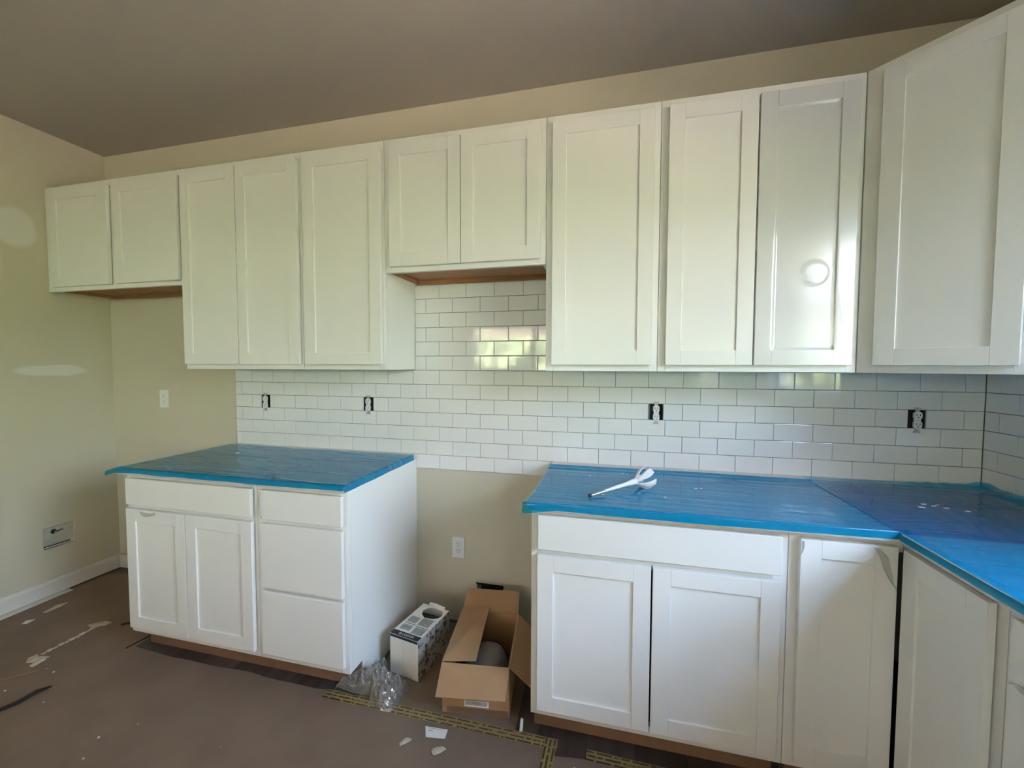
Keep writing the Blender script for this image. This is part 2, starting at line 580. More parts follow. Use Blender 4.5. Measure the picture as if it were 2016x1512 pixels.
# added roof slab outside the rear windows, blocks their view of the high sky
structure(MB().prism([(-3.2, -11.5), (7.0, -11.5), (7.0, -3.5), (XR + .152, -3.5), (XR + .152, YB - .152), (-3.2, YB - .152)], 2.36, 2.5).build('sky_blocker_roof', M['outside']))
mb = MB()
rnd = random.Random(3)
for i in range(46):
    if i < 30:
        cx, cy = 15 + rnd.uniform(-1, 3), -24 + i * 1.25
    else:
        cx, cy = -14 + (i - 30) * 1.7, -21 + rnd.uniform(-2, 1)
    rr, hh = rnd.uniform(1.2, 2.2), rnd.uniform(2.0, 4.2)

    def tree(u, v, cx=cx, cy=cy, rr=rr, hh=hh):
        th, ph = u * 2 * math.pi, v * math.pi
        d = Vector((math.cos(th) * math.sin(ph), math.sin(th) * math.sin(ph), -math.cos(ph)))
        q = 1 + .35 * noise.noise(d * 2.5 + Vector((cx, cy, 0))) + .18 * noise.noise(d * 7 + Vector((cy, cx, 3)))
        return (cx + d.x * rr * q, cy + d.y * rr * q, hh * .5 - .4 + d.z * hh * .55 * q)
    mb.grid(tree, 22, 14)
foliage = mb.build('foliage', M['leaf'])
tag(foliage, 'dense green trees beyond the lawn outside the windows', 'trees', kind='stuff')

# baseboards
structure(MB().xz([(0, 0.001), (.014, 0.001), (.014, .072), (.009, .082), (.005, .092), (0, .092)], 0, -YB - .02).build('baseboard_left', M['trimwhite'], loc=(XL, -.016 + YB * 0, 0)))
bpy.data.objects['baseboard_left'].location = (XL, YB + .02 - .015, .004)
structure(bx('baseboard_back', M['trimwhite'], None, XL + .001, -1.436, -.0145, -.0005, .004, .096, bevel=.003))
structure(bx('trim_1', M['compound'], None, XL + .017, XL + .062, -2.6, -.29, .0012, .005, bevel=.001))

# ------------------------------------------------------------------ tiles
TGAP, TTH = .0017, .0085


def tile_mesh(w, h):
    me = MB().box(0, w, -TTH, 0, 0, h).mesh('tile')
    bm = bmesh.new(); bm.from_mesh(me)
    ed = [e for e in bm.edges if all(v.co.y < -TTH + 1e-5 for v in e.verts)]
    bmesh.ops.bevel(bm, geom=ed, offset=.0022, segments=2, profile=.6, affect='EDGES')
    bm.to_mesh(me); bm.free()
    return me


_tiles = {}
trn = random.Random(11)


def tile(parent, x0, x1, z0, z1, mapxy):
    w, h = x1 - x0 - TGAP, z1 - z0 - TGAP
    if w < .006 or h < .006:
        return
    key = (round(w, 4), round(h, 4))
    if key not in _tiles:
        _tiles[key] = tile_mesh(w, h)
    o = link('tile', _tiles[key], M['tile'], parent)
    p, rz = mapxy(x0 + TGAP / 2)
    o.location = (p[0], p[1], z0 + TGAP / 2)
    o.rotation_euler = (R(trn.gauss(0, .10)), 0, rz + R(trn.gauss(0, .10)))


GX = (-.234, .529)
bk = lambda x: ((x, -.0012), 0.0)
xs_all = {}
for kk in range(-1, 12):
    z1 = min(zj(kk), 1.826) if kk == -1 else zj(kk)
    z0 = zj(kk + 1)
    a, b = GX
    if 5 <= kk <= 10:
        a, b = -1.444, 2.2695
    if kk == -1:
        z1 = 1.8265
    off = 0.0 if kk % 2 else .5
    i = math.floor((a - TX0) / TP - off)
    while True:
        x0, x1 = TX0 + (i + off) * TP, TX0 + (i + off + 1) * TP
        i += 1
        if x0 >= b - .003:
            break
        x0, x1 = max(x0, a), min(x1, b)
        if x1 - x0 < .004:
            continue
        pieces = [(x0, x1)]
        if kk == 7:                                      # tiles cut around the receptacles
            for cx, _ in OUT_T:
                nxt = []
                for p0, p1 in pieces:
                    h0, h1 = cx - .0315, cx + .0315
                    if p1 <= h0 or p0 >= h1:
                        nxt.append((p0, p1)); continue
                    if p0 < h0:
                        nxt.append((p0, h0))
                    if p1 > h1:
                        nxt.append((h1, p1))
                pieces = nxt
        for p0, p1 in pieces:
            tile(wall_back, p0, p1, z0, z1, bk)
# thinset bed behind the tiles (its edge closes the joints)
g = wall_mesh('grout', 'x', -1.444, 2.279, zj(11), zj(5), -.0052, -.0002, [(h[0], h[1], h[2] + .0098, h[3] + .0008) for h in OUT_HOLES], M['grout'])
g2 = MB().box(GX[0], GX[1], -.0052, -.0002, zj(5) + .0002, 1.8265).box(GX[0], GX[1], -.0052, -.0002, zj(12), zj(11) - .0002).build('grout', M['grout'])
for q in (g, g2):
    if 'kind' in q:
        del q['kind']
    q.parent = wall_back
rt = lambda s: ((XR - .0012, -s), R(-90))
for kk in range(5, 11):
    off = .42 if kk % 2 else .92
    for i in range(-1, 8):
        s0, s1 = .0096 + (i + off) * TP, .0096 + (i + off + 1) * TP
        s0, s1 = max(s0, .0096), min(s1, .96)
        if s1 - s0 > .01:
            tile(wall_right, s0, s1, zj(kk + 1), zj(kk), rt)
gr = MB().box(XR - .0052, XR - .0002, -.96, -.0055, zj(11), zj(5)).build('grout', M['grout'])
gr.parent = wall_right

# ------------------------------------------------------------------ cabinets
CB = .0008


def shaker(root, x0, x1, z0, z1, yf, st=.057, tilt=0.0, name='door'):
    """shaker door: recessed centre panel with two stiles and two rails; the back face lies at y = yf"""
    th = .0220                                        # 18.5 mm frame standing 3.5 mm off the face frame on its bumpers
    d = bx(name, M['cab'], root, x0 + st - .008, x1 - st + .008, yf - .0155, yf - .0075, z0 + st - .008, z1 - st + .008)
    ya, yb = yf - th, yf - .0035
    bx('stile', M['cab'], d, x0, x0 + st, ya, yb, z0, z1, bevel=CB)
    bx('stile', M['cab'], d, x1 - st, x1, ya, yb, z0, z1, bevel=CB)
    bx('rail', M['cab'], d, x0 + st + .0002, x1 - st - .0002, ya, yb, z1 - st, z1, bevel=CB)
    bx('rail', M['cab'], d, x0 + st + .0002, x1 - st - .0002, ya, yb, z0, z0 + st, bevel=CB)
    return d


def frame(root, x0, x1, z0, z1, yf, stl, top, bot, rails=(), mids=()):
    """face frame, 19 mm thick, its front at y = yf"""
    ya, yb = yf, yf + .019
    for a, b in ((x0, x0 + stl[0]), (x1 - stl[1], x1)):
        bx('frame_stile', M['cab'], root, a, b, ya, yb, z0, z1, bevel=.0008)
    for a, b in mids:
        bx('frame_stile', M['cab'], root, a, b, ya, yb, z0 + bot, z1 - top, bevel=.0008)
    for a, b in ((z1 - top, z1), (z0, z0 + bot), *rails):
        bx('frame_rail', M['cab'], root, x0 + stl[0] + .0002, x1 - stl[1] - .0002, ya, yb, a, b, bevel=.0008)


def wall_cab(x0, x1, z0, z1, doors, label, stl=(.03, .03), mids=(), wood=False, depth=.305, yb=-.002):
    root = empty('wall_cabinet', (x0, 0, z0))
    tag(root, label, 'cabinet', 'white wall cabinets over the counters')
    w, h = x1 - x0 - .0008, z1 - z0
    yf = -depth + .0195
    bx('side_panel', M['cab'], root, 0, .016, yf, yb, 0, h)
    bx('side_panel', M['cab'], root, w - .016, w, yf, yb, 0, h)
    bx('top_panel', M['cab'], root, .0162, w - .0162, yf, yb, h - .016, h - .001)
    bx('back_panel', M['rawwood'], root, .0162, w - .0162, yb - .006, yb, .02, h - .0162)
    bx('bottom_panel', M['rawwood' if wood else 'cab'], root, .0162, w - .0162, yf, yb - .0062, .022, .034)
    if wood:
        bx('back_rail', M['rawwood'], root, .0162, w - .0162, yb - .022, yb - .0062, .001, .0218)
        bx('side_cleat', M['rawwood'], root, .0162, .024, yf + .001, yb - .0225, .001, .0218)
        bx('side_cleat', M['rawwood'], root, w - .024, w - .0162, yf + .001, yb - .0225, .001, .0218)
    frame(root, 0, w, 0, h, -depth, stl, .038, .034, mids=mids)
    ds = [shaker(root, a - x0, b - x0, c - z0, d - z0, -depth) for a, b, c, d in doors]
    return root, ds


DT, DB, DH = 2.406, 1.400, 1.851
ZT, ZB, ZH = 2.437, 1.3736, 1.8281
wc, _ = wall_cab(-2.424, -1.441, ZH, ZT, [(-2.407, -1.953, DH, DT), (-1.908, -1.453, DH, DT)],
                 'short two-door white wall cabinet with wooden underside in the far left corner', mids=((.46, .53),), wood=True)
bx('filler_strip', M['cab'], wc, XL + .001 + 2.424, -.0008, -.305, -.286, 0, ZT - ZH)
wall_cab(-1.440, -.691, ZB, ZT, [(-1.427, -1.0712, DB, DT), (-1.0670, -.7022, DB, DT)], 'tall two-door white wall cabinet, first tall one from the left')
wall_cab(-.690, -.2345, ZB, ZT, [(-.6630, -.2476, DB, DT)], 'tall single-door white wall cabinet left of the tiled range gap')
wall_cab(-.234, .528, ZH, ZT, [(-.2004, .1468, DH, DT), (.1506, .5044, DH, DT)], 'short two-door white wall cabinet with wooden underside over the range gap', wood=True)
wall_cab(.529, .984, ZB, ZT, [(.5566, .9588, DB, DT)], 'tall single-door white wall cabinet right of the tiled range gap')
w5, d5 = wall_cab(.985, 1.671, ZB, ZT, [(1.0122, 1.3235, DB, DT), (1.3300, 1.6468, DB, DT)], 'tall two-door white wall cabinet beside the angled corner cabinet, film on its right door')

# clear protective film on the right door of that cabinet, with a round bubble and creases
fx0, fx1, fz0, fz1 = 1.3310 - .985, 1.6450 - .985, DB - ZB + .002, DT - ZB - .003
bcx, bcz, brad = 1.523 - .985, 1.737 - ZB, .040


def film_pt(u, v):
    x, z = fx0 + u * (fx1 - fx0), fz0 + v * (fz1 - fz0)
    ins = .056
    inset = min(x - fx0, fx1 - x, z - fz0, fz1 - z)
    s = min(1, max(0, (inset - ins) / .006))
    y = -.305 - .0226 + .0063 * s * .92
    dd = math.hypot(x - bcx, (z - bcz))
    t = min(1, max(0, (dd - brad) / .006)); t = t * t * (3 - 2 * t)
    y -= .0070 * (1 - t)
    y -= .0012 * noise.noise(Vector((x * 9, z * 4, 2)))
    return (x, y - .0008, z)


cf = MB().grid(film_pt, 60, 170).build('film', M['clear_film'], d5[1], smooth=True, fix=False)
cf['label'] = 'clear protective film with a round bubble'


def crease(pts, wdt, y0):
    mb = MB()
    for (xa, za), (xb, zb) in zip(pts, pts[1:]):
        mb.xz([(xa, za), (xa + wdt, za), (xb + wdt, zb), (xb, zb)], y0 - .0022, y0)
    return mb


cr = MB()
for p, q, wd in (((1.600, 1.66), (1.628, 1.425), .0022), ((1.644, 1.56), (1.630, 1.425), .0016)):
    cr.xz([(p[0] - .985, p[1] - ZB), (p[0] - .985 + wd, p[1] - ZB), (q[0] - .985 + wd, q[1] - ZB), (q[0] - .985, q[1] - ZB)], -.305 - .0252, -.305 - .0231)
cr.build('film_crease', M['clear_film'], d5[1])

# angled corner wall cabinet
root = empty('corner_wall_cabinet', (1.672, -.305, ZB), R(-45))
tag(root, 'angled corner wall cabinet with one wide white door, right edge of the photo', 'cabinet', 'white wall cabinets over the counters')
H = ZT - ZB


def loc45(X, Y):
    dx, dy = X - 1.672, Y + .305
    c = math.cos(R(45)); return (dx * c - dy * c, dx * c + dy * c)


q = .014
outline = [loc45(*p) for p in ((1.672 + .0004, -.3035 + q), (1.974 + q, -.6095), (2.2785, -.6095), (2.2785, -.002), (1.672 + .0004, -.002))]
MB().prism(outline, 0.02, H - .0008).build('carcass', M['cab'], root)
W45 = .4285
frame(root, .0015, W45, 0, H, 0.0, (.062, .062), .038, .034)
for o in [c for c in root.children if c.name.startswith('frame')]:
    pass
shaker(root, .052, .379, DB - ZB, DT - ZB, 0.0)


# ---- base cabinets
ZF, ZTOE, ZTOP = 0.0, .108, .8815
BD0, BD1, DR0, DR1 = .1405, .7177, .7366, .8626


def base_body(root, w, left_side=True, right_side=True, depth=.61):
    """side panels with a toe notch, floor, back and toe board; local x 0..w, face at y = -depth"""
    yf = -depth + .0195
    for on, a, b, sol in ((left_side, 0, .016, left_side), (right_side, w - .016, w, right_side)):
        mb = MB()
        n0 = len(mb.v)
        pts = [(-.001, 0), (yf + .0675, 0), (yf + .0675, ZTOE), (yf, ZTOE), (yf, ZTOP), (-.001, ZTOP)]
        mb.v += [(a, y, z) for y, z in pts] + [(b, y, z) for y, z in pts]
        n = len(pts)
        mb.f += [tuple(range(n)), tuple(range(2 * n - 1, n - 1, -1))] + [(i, (i + 1) % n, n + (i + 1) % n, n + i) for i in range(n)]
        mb.m += [0] * (n + 2)
        mb.build('side_panel', M['cab'], root)
    bx('bottom_panel', M['rawwood'], root, .0162, w - .0162, yf + .0002, -.008, ZTOE + .006, ZTOE + .02)
    bx('back_panel', M['rawwood'], root, .0162, w - .0162, -.0075, -.001, .02, ZTOP - .002)
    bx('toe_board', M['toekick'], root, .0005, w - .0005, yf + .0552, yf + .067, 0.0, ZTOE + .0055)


def slab(root, x0, x1, z0, z1, yf, name='drawer'):
    return bx(name, M['cab'], root, x0, x1, yf - .0215, yf - .0030, z0, z1, bevel=.0025)


def base_cab(x0, x1, label, drawers, doors, stl=(.02, .02), rails=(), mids=(), loc=None, rz=0.0, name='base_cabinet', group='white base cabinets'):
    root = empty(name, loc or (x0, 0, 0), rz)
    tag(root, label, 'cabinet', group)
    w = x1 - x0 - .0008
    base_body(root, w)
    frame(root, 0, w, ZTOE, ZTOP, -.61, stl, .03, .036, rails=rails, mids=mids)
    for a, b, c, d in drawers:
        slab(root, a - x0, b - x0, c, d, -.61)
    ds = [shaker(root, a - x0, b - x0, c, d, -.61) for a, b, c, d in doors]
    return root, ds


RAIL = ((.70, .75),)
bl, bld = base_cab(-1.434, -.683, 'white base cabinet with one wide drawer over two doors, left of the drawer unit',
                   [(-1.417, -.6975, DR0, DR1)], [(-1.417, -1.0642, BD0, BD1), (-1.0602, -.6975, BD0, BD1)], rails=RAIL)
dl, _ = base_cab(-.682, -.2345, 'white base unit of three flat drawers beside the range gap',
                 [(-.6505, -.2500, DR0, DR1), (-.6505, -.2500, .4381, BD1), (-.6505, -.2500, BD0, .4204)], [], stl=(.045, .03), rails=((.70, .75), (.41, .45)))
sl, sld = base_cab(.529, 1.356, 'white base cabinet with one long false drawer over two doors, right of the range gap',
                   [(.5550, 1.3320, DR0, DR1)], [(.5550, .9428, BD0, BD1), (.9492, 1.3320, BD0, BD1)], stl=(.04, .04), rails=RAIL)

# corner base cabinet with two doors that meet at a right angle in the inner corner
XI, YI = 1.660, -.61
cs = empty('corner_base_cabinet', (1.357, 0, 0))
tag(cs, 'white corner base cabinet whose two doors meet in the inside corner', 'cabinet', 'white base cabinets')
X = lambda v: v - 1.357
YE = -.943
bx('frame_stile', M['cab'], cs, X(1.3572), X(1.3900), -.61, -.591, ZTOE, ZTOP, bevel=.0008)
bx('frame_rail', M['cab'], cs, X(1.3902), X(XI), -.61, -.591, .840, ZTOP, bevel=.0008)
bx('frame_rail', M['cab'], cs, X(1.3902), X(XI), -.61, -.591, ZTOE, .135, bevel=.0008)
bx('frame_stile', M['cab'], cs, X(XI), X(XI + .019), YE + .0002, -.912, ZTOE, ZTOP, bevel=.0008)
bx('frame_rail', M['cab'], cs, X(XI), X(XI + .019), -.9118, -.6102, .840, ZTOP, bevel=.0008)
bx('frame_rail', M['cab'], cs, X(XI), X(XI + .019), -.9118, -.6102, ZTOE, .135, bevel=.0008)
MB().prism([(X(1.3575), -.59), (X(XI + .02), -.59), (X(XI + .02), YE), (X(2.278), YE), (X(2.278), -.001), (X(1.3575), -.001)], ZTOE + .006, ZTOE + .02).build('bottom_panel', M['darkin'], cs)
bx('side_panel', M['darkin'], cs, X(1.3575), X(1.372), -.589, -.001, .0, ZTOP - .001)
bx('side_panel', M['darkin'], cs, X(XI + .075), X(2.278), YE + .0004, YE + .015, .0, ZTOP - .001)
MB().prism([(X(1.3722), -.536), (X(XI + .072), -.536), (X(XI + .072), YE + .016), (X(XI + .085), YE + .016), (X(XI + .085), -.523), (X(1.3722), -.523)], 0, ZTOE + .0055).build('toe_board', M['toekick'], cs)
cd1 = shaker(cs, X(1.3820), X(1.6355), BD0, DR1, -.61)
cd2 = shaker(cs, 0, .2720, BD0, DR1, 0)
cd2.location = (X(XI), -.6465, 0)
cd2.rotation_euler = (0, 0, R(-90))

# next base cabinet along the right wall (only its first stile is in the picture)
rb = empty('base_cabinet', (XR, YE - .0008, 0), R(-90))
tag(rb, 'white base cabinet along the right wall, only its end stile in view', 'cabinet', 'white base cabinets')
base_body(rb, .91, depth=.62)
frame(rb, 0, .91, ZTOE, ZTOP, -.62, (.04, .04), .03, .036, rails=RAIL)
slab(rb, .03, .88, DR0, DR1, -.62)
shaker(rb, .03, .452, BD0, BD1, -.62)
shaker(rb, .458, .88, BD0, BD1, -.62)


# peeling corners of the protective film on the cabinet fronts
def peel(parent, pts, y0, lift, name='film_peel'):
    """curled flap: pts = outline strip of (x, z) pairs a->b; the middle lifts off the face"""
    n = len(pts) - 1

    def fn(u, v):
        i = min(n - 1, int(u * n)); t = u * n - i
        (ax, az, bx_, bz), (cx, cz, dx, dz) = pts[i], pts[i + 1]
        a = Vector((ax, az)).lerp(Vector((cx, cz)), t); b = Vector((bx_, bz)).lerp(Vector((dx, dz)), t)
        p = a.lerp(b, v)
        return (p.x, y0 - .0008 - lift * math.sin(v * 2.2) * math.sin(math.pi * min(1, .15 + u * .8)), p.y)
    o = MB().grid(fn, 14, 6).build(name, M['peel'], parent, smooth=True, fix=False)
    return o


M['peel'] = film_mat('peeling_film', (.85, .85, .84), tr=.45, diff=(.55, .54, .51), gloss_rough=.15, bump=0)
peel(cd1, [(X(1.572), .858, X(1.582), .858), (X(1.588), .83, X(1.603), .835), (X(1.598), .795, X(1.612), .790), (X(1.612), .765, X(1.620), .757), (X(1.632), .735, X(1.634), .728)], -.6322, .018)
peel(cd1, [(X(1.384), .858, X(1.390), .858), (X(1.384), .84, X(1.388), .842), (X(1.383), .815, X(1.385), .818)], -.6322, .010)
peel(dl, [(-.650 + .682, .856, -.640 + .682, .858), (-.654 + .682, .82, -.640 + .682, .81), (-.650 + .682, .77, -.640 + .682, .765), (-.645 + .682, .742, -.636 + .682, .742)], -.6322, .009)
peel(bld[0], [(-1.325 + 1.434, .712, -1.320 + 1.434, .700), (-1.30 + 1.434, .706, -1.295 + 1.434, .690), (-1.265 + 1.434, .706, -1.26 + 1.434, .694), (-1.235 + 1.434, .712, -1.23 + 1.434, .702)], -.6322, .007)

# ------------------------------------------------------------------ countertops
ZS, ZK = .9125, .8825
cl = tag(bx('countertop', M['stone'], None, -1.444, -.226, -.646, -.0095, ZK, ZS, bevel=.002), 'pale stone countertop under blue film on the left cabinets', 'countertop', 'pale stone countertops')
mbr = MB().prism([(.5215, -.0095), (.5215, -.646), (1.6255, -.646), (1.6255, -1.868), (2.2695, -1.868), (2.2695, -.0095)], ZK, ZS)
ct = tag(mbr.build('countertop', M['stone'], bevel=.002), 'pale L-shaped stone countertop under blue film in the right corner', 'countertop', 'pale stone countertops')


def wrinkle(x, y, ang, sx, sy, amp, seed):
    c, s = math.cos(ang), math.sin(ang)
    u, v = x * c + y * s, -x * s + y * c
    return amp * (1 - abs(noise.noise(Vector((u * sx, v * sy, seed)))) * 2.2) * .5


def sheet(x0, x1, y0, y1, wr, zt, over_r=0, over_l=0, over_f=0, extra=None):
    """film lying on the slab x0..x1, y0 (back)..y1 (front); it hangs over the slab by the over_* lengths"""
    def fn(u, v):
        s = x0 - over_l + u * (x1 - x0 + over_l + over_r)
        t = y0 - v * (y0 - y1 + over_f)
        x, y, z = min(max(s, x0), x1), max(t, y1), zt
        dr, dl_, df = max(0, s - x1), max(0, x0 - s), max(0, y1 - t)
        z += wr(x, y)
        drop = max(dr, dl_, df)
        x += .0035 * (dr > 0) + .10 * dr - .10 * dl_ - .0035 * (dl_ > 0)
        y -= .0035 * (df > 0) + .10 * df
        z -= drop
        p = [x, y, z]
        if extra:
            extra(p, s, t, u, v)
        return p
    return fn


def smooth01(a):
    a = min(1, max(0, a)); return a * a * (3 - 2 * a)


def ex_left(p, s, t, u, v):
    # the front left corner sticks out past the cabinet
    if s < -1.4425:
        k_ = .06 + .94 * smooth01((-t - .48) / .16)
        ov = (-1.4425 - s) * k_
        p[0] = -1.4425 - ov
        p[2] = ZS + .003 - .28 * ov - max(0, -.6475 - t)
    if t < -.646:
        p[2] += .006 * noise.noise(Vector((s * 5, 0, 1)))
    if s > -.226:
        p[2] += .005 * noise.noise(Vector((t * 8, 0, 4)))


fl = MB().grid(sheet(-1.4425, -.2255, -.058, -.6475, lambda x, y: .0022 + wrinkle(x, y, R(-22), 1.5, 13, .0022, 1.0), ZS, over_r=.028, over_l=.066, over_f=.022, extra=ex_left), 150, 64)
flo = tag(fl.build('protective_film', M['film_left'], smooth=True, fix=False), 'blue plastic film draped over the left countertop', 'film', 'blue protective films on the countertops')


def ex_r1(p, s, t, u, v):
    k_ = smooth01((-t - .50) / .14) * smooth01((.64 - s) / .11)
    p[0] -= .016 * k_
    p[1] -= .010 * k_
    p[2] -= .012 * k_ * smooth01((-t - .646) / .02)
    if t < -.646:
        p[2] += .005 * noise.noise(Vector((s * 4, 0, 7))) + .004 * smooth01((s - 1.1) / .4)


def wr1(x, y):
    fold = sum(a * math.exp(-((y - c - .012 * noise.noise(Vector((x * 2.2, q_, 0)))) / .006) ** 2) for a, c, q_ in ((.0055, -.098, 1.0), (.0040, -.150, 4.0)))
    return .0022 + wrinkle(x, y, R(-3), 1.2, 24, .0016, 5.0) + fold


f1 = MB().grid(sheet(.5235, 1.632, -.078, -.6475, wr1, ZS, over_l=.004, over_f=.026, extra=ex_r1), 150, 120)
# it runs on into the corner, behind the inner edge of the slab
f1.grid(lambda u, v: (1.632 + u * .60, -.078 - v * .586, ZS + wr1(1.632 + u * .6, -.078 - v * .586)), 60, 50)
f1o = tag(f1.build('protective_film', M['film_right'], smooth=True, fix=False), 'blue plastic film along the right countertop under the mixing paddle', 'film', 'blue protective films on the countertops')


def f2(u, v):
    wid = .622
    s = 1.632 - .024 + u * (wid + .024)
    t = -.046 - v * 1.81
    x, z = max(s, 1.632), ZS + .0048 + wrinkle(s, t, R(85), 1.2, 18, .0020, 9.0)
    if s < 1.632 and t < -.655:
        x = 1.632 - .010 - .1 * (1.632 - s)
        z -= (1.632 - s)
    elif s < 1.632:
        x = s + .012
    # the back edge rides up the tiles in loose folds towards the corner
    kb = smooth01((x - 1.93) / .16) * smooth01((t + .125) / .07)
    z += kb * (.008 + .006 * noise.noise(Vector((x * 26, 2, 0))))
    kr = smooth01((x - 2.18) / .06)
    z += .012 * kr * (1 + .4 * noise.noise(Vector((t * 20, 5, 0))))
    return (x, t + .004 * noise.noise(Vector((x * 18, 0, 3))) * (v < .03), z)


f2o = tag(MB().grid(f2, 50, 220).build('protective_film', M['film_right'], smooth=True, fix=False), 'blue plastic film along the right wall, overlapping the other sheet in the corner', 'film', 'blue protective films on the countertops')

# ------------------------------------------------------------------ receptacles


def rec_outline(cx, cz, w=.0145, r=.0170, n=10):
    pts = []
    for sgn in (-1, 1):
        a0 = math.asin(min(1, w / r)) if w < r else math.pi / 2
        for i in range(n + 1):
            a = -a0 + 2 * a0 * i / n
            if sgn < 0:
                pts.append((cx + r * math.sin(a), cz - r * math.cos(a)))
            else:
                pts.append((cx - r * math.sin(a), cz + r * math.cos(a)))
    return pts


def receptacle(root, yf):
    """duplex receptacle with two rounded faces, slots and screw; front at y = yf, centred on the root"""
    body = bx('receptacle', M['white'], root, -.0115, .0115, yf + .003, yf + .012, -.030, .030, bevel=.001)
    for s in (-1, 1):
        MB().xz(rec_outline(0, s * .0195), yf, yf + .0115).build('outlet_face', M['white'], body, bevel=.0009)
        for dx in (-.0062, .0062):
            bx('slot', M['black'], body, dx - .0012, dx + .0012, yf - .0002, yf + .001, s * .0195 - .001, s * .0195 + .0075)
        MB().tube([(0, yf + .001, s * .0195 - .0075), (0, yf - .0002, s * .0195 - .0075)], .0026, 8).build('slot', M['black'], body)
    MB().tube([(0, yf + .004, 0), (0, yf + .0022, 0)], .003, 10).build('screw', M['steel'], body)
    return body


TL = ['bare receptacle in the tiles nearest the tile edge, leftmost of the four', 'bare receptacle in the tiles left of the range gap, over the blue film',
      'bare white receptacle in the bright tiles above the mixing paddle', 'bare receptacle in the shaded tiles near the right corner']
for (cx, _), lab in zip(OUT_T, TL):
    cz = zj(7.5) - .0045
    root = empty('electrical_outlet', (cx, 0, cz))
    tag(root, lab, 'outlet', 'uncovered outlets in the tile')
    b = MB()
    hx, z0_, z1_ = .029, zj(8) - .0095 - cz, zj(7) - .0015 - cz
    t_ = .002
    b.box(-hx, -hx + t_, -.004, .065, z0_, z1_).box(hx - t_, hx, -.004, .065, z0_, z1_).box(-hx + t_, hx - t_, -.004, .065, z1_ - t_, z1_).box(-hx + t_, hx - t_, -.004, .065, z0_, z0_ + t_).box(-hx + t_, hx - t_, .06, .065, z0_ + t_, z1_ - t_)
    b.build('back_box', M['black'], root)
    receptacle(root, -.0175)
    for sz in (-1, 1):
        MB().xz([(-.008, sz * .030), (.008, sz * .030), (.008, sz * .053), (-.008, sz * .053)][::sz], -.0108, -.0096).build('mounting_strap', M['steel'], root)
        for sx in (-1, 1):
            MB().tube([(sx * .0085, -.0106, sz * .0495), (sx * .0085, -.0094, sz * .0495)], .0048, 10).build('plaster_ear', M['steel'], root)
        MB().tube([(0, -.0128, sz * .0435), (0, -.0105, sz * .0435)], .0032, 10).build('screw', M['steel'], root)


def covered(cx, cz, label, yb=0.0):
    root = empty('electrical_outlet', (cx, yb, cz))
    tag(root, label, 'outlet', 'covered outlets on the painted wall')
    MB().box(-.036, .036, -.006, -.0003, -.058, .058).build('cover_plate', M['white'], root, bevel=.002)
    receptacle(root, -.0078)
    return root


covered(-2.027, 1.174, 'white covered outlet on the beige wall in the left fridge space')
covered(.0105, .409, 'white covered outlet low on the beige wall above the cardboard box')

# water box in the left wall
root = empty('water_box', (XL, (UB[0] + UB[1]) / 2, UB[2]))
tag(root, 'recessed grey water box low in the left wall', 'wall box')
hy, hz = (UB[1] - UB[0]) / 2, UB[3] - UB[2]
M['boxgrey'] = mat('grey_box_plastic', (0.47, 0.46, 0.38), 0.5, var=.15, vscale=25)
bx('cavity', M['hole'], root, -.040, -.038, -hy + .001, hy - .001, .0005, hz - .0005)
bx('back_plate', M['boxgrey'], root, -.012, -.010, -hy + .006, hy - .003, .020, hz - .005, rz=R(0))
bx('box_wall', M['boxgrey'], root, -.0375, -.0095, -hy + .002, -hy + .0058, .020, hz - .003)
bx('box_wall', M['boxgrey'], root, -.0375, -.0095, hy - .0028, hy - .001, .020, hz - .003)
bx('box_lip', M['boxgrey'], root, -.0095, -.004, -hy + .006, hy - .003, .020, .025)
MB().tube([(-.0099, -.02, hz - .032), (-.0092, -.02, hz - .032)], .014, 14).build('valve_hole', M['hole'], root)
MB().tube([(-.0095, -.018, hz - .034), (.004, -.018, hz - .034)], .006, 12).build('valve', M['steel'], root)
MB().tube([(.002, -.016, hz - .034), (.003, .016, hz - .030)], .0032, 8).build('valve_lever', M['black'], root)
MB().tube([(-.008, -.03, .026), (-.008, .005, .026)], .003, 8).build('supply_pipe', M['steel'], root)

# dark cut-out in the back wall behind the cardboard box
root = empty('wall_vent', ((VENT[0] + VENT[1]) / 2, 0, VENT[2]))
tag(root, 'dark ragged cut-out in the beige wall just behind the cardboard box', 'wall opening')
hw, hh = (VENT[1] - VENT[0]) / 2, VENT[3] - VENT[2]
bx('cavity', M['hole'], root, -hw + .001, hw - .001, .06, .065, .001, hh - .001)
for i in range(9):
    xx = -hw + .010 + i * .0155
    MB().tube([(xx, .004, hh - .004), (xx + .004, .002, hh - .018 - .01 * (i % 3)), (xx + .001, .004, .01)], .0022, 6).build('lath', M['darkstrip'], root)
MB().xz([(-hw - .006, hh + .002), (-hw * .3, hh - .004), (hw * .4, hh - .002), (hw + .008, hh - .008), (hw + .004, hh - .014), (-hw, hh - .010)], -.002, -.0004).build('torn_edge', M['darkstrip'], root)

# ------------------------------------------------------------------ paper, tape and litter on the floor


def paper(pts, label, z=.0004, th=.0010):
    o = MB().prism(pts, z, z + th).build('floor_paper', M['paper'])
    return tag(o, label, 'paper', 'brown paper sheets on the floor')


def wav(xa, xb, y, n, amp, seed):
    return [(xa + (xb - xa) * i / n, y + amp * noise.noise(Vector((i * .7, seed, 0)))) for i in range(n + 1)]


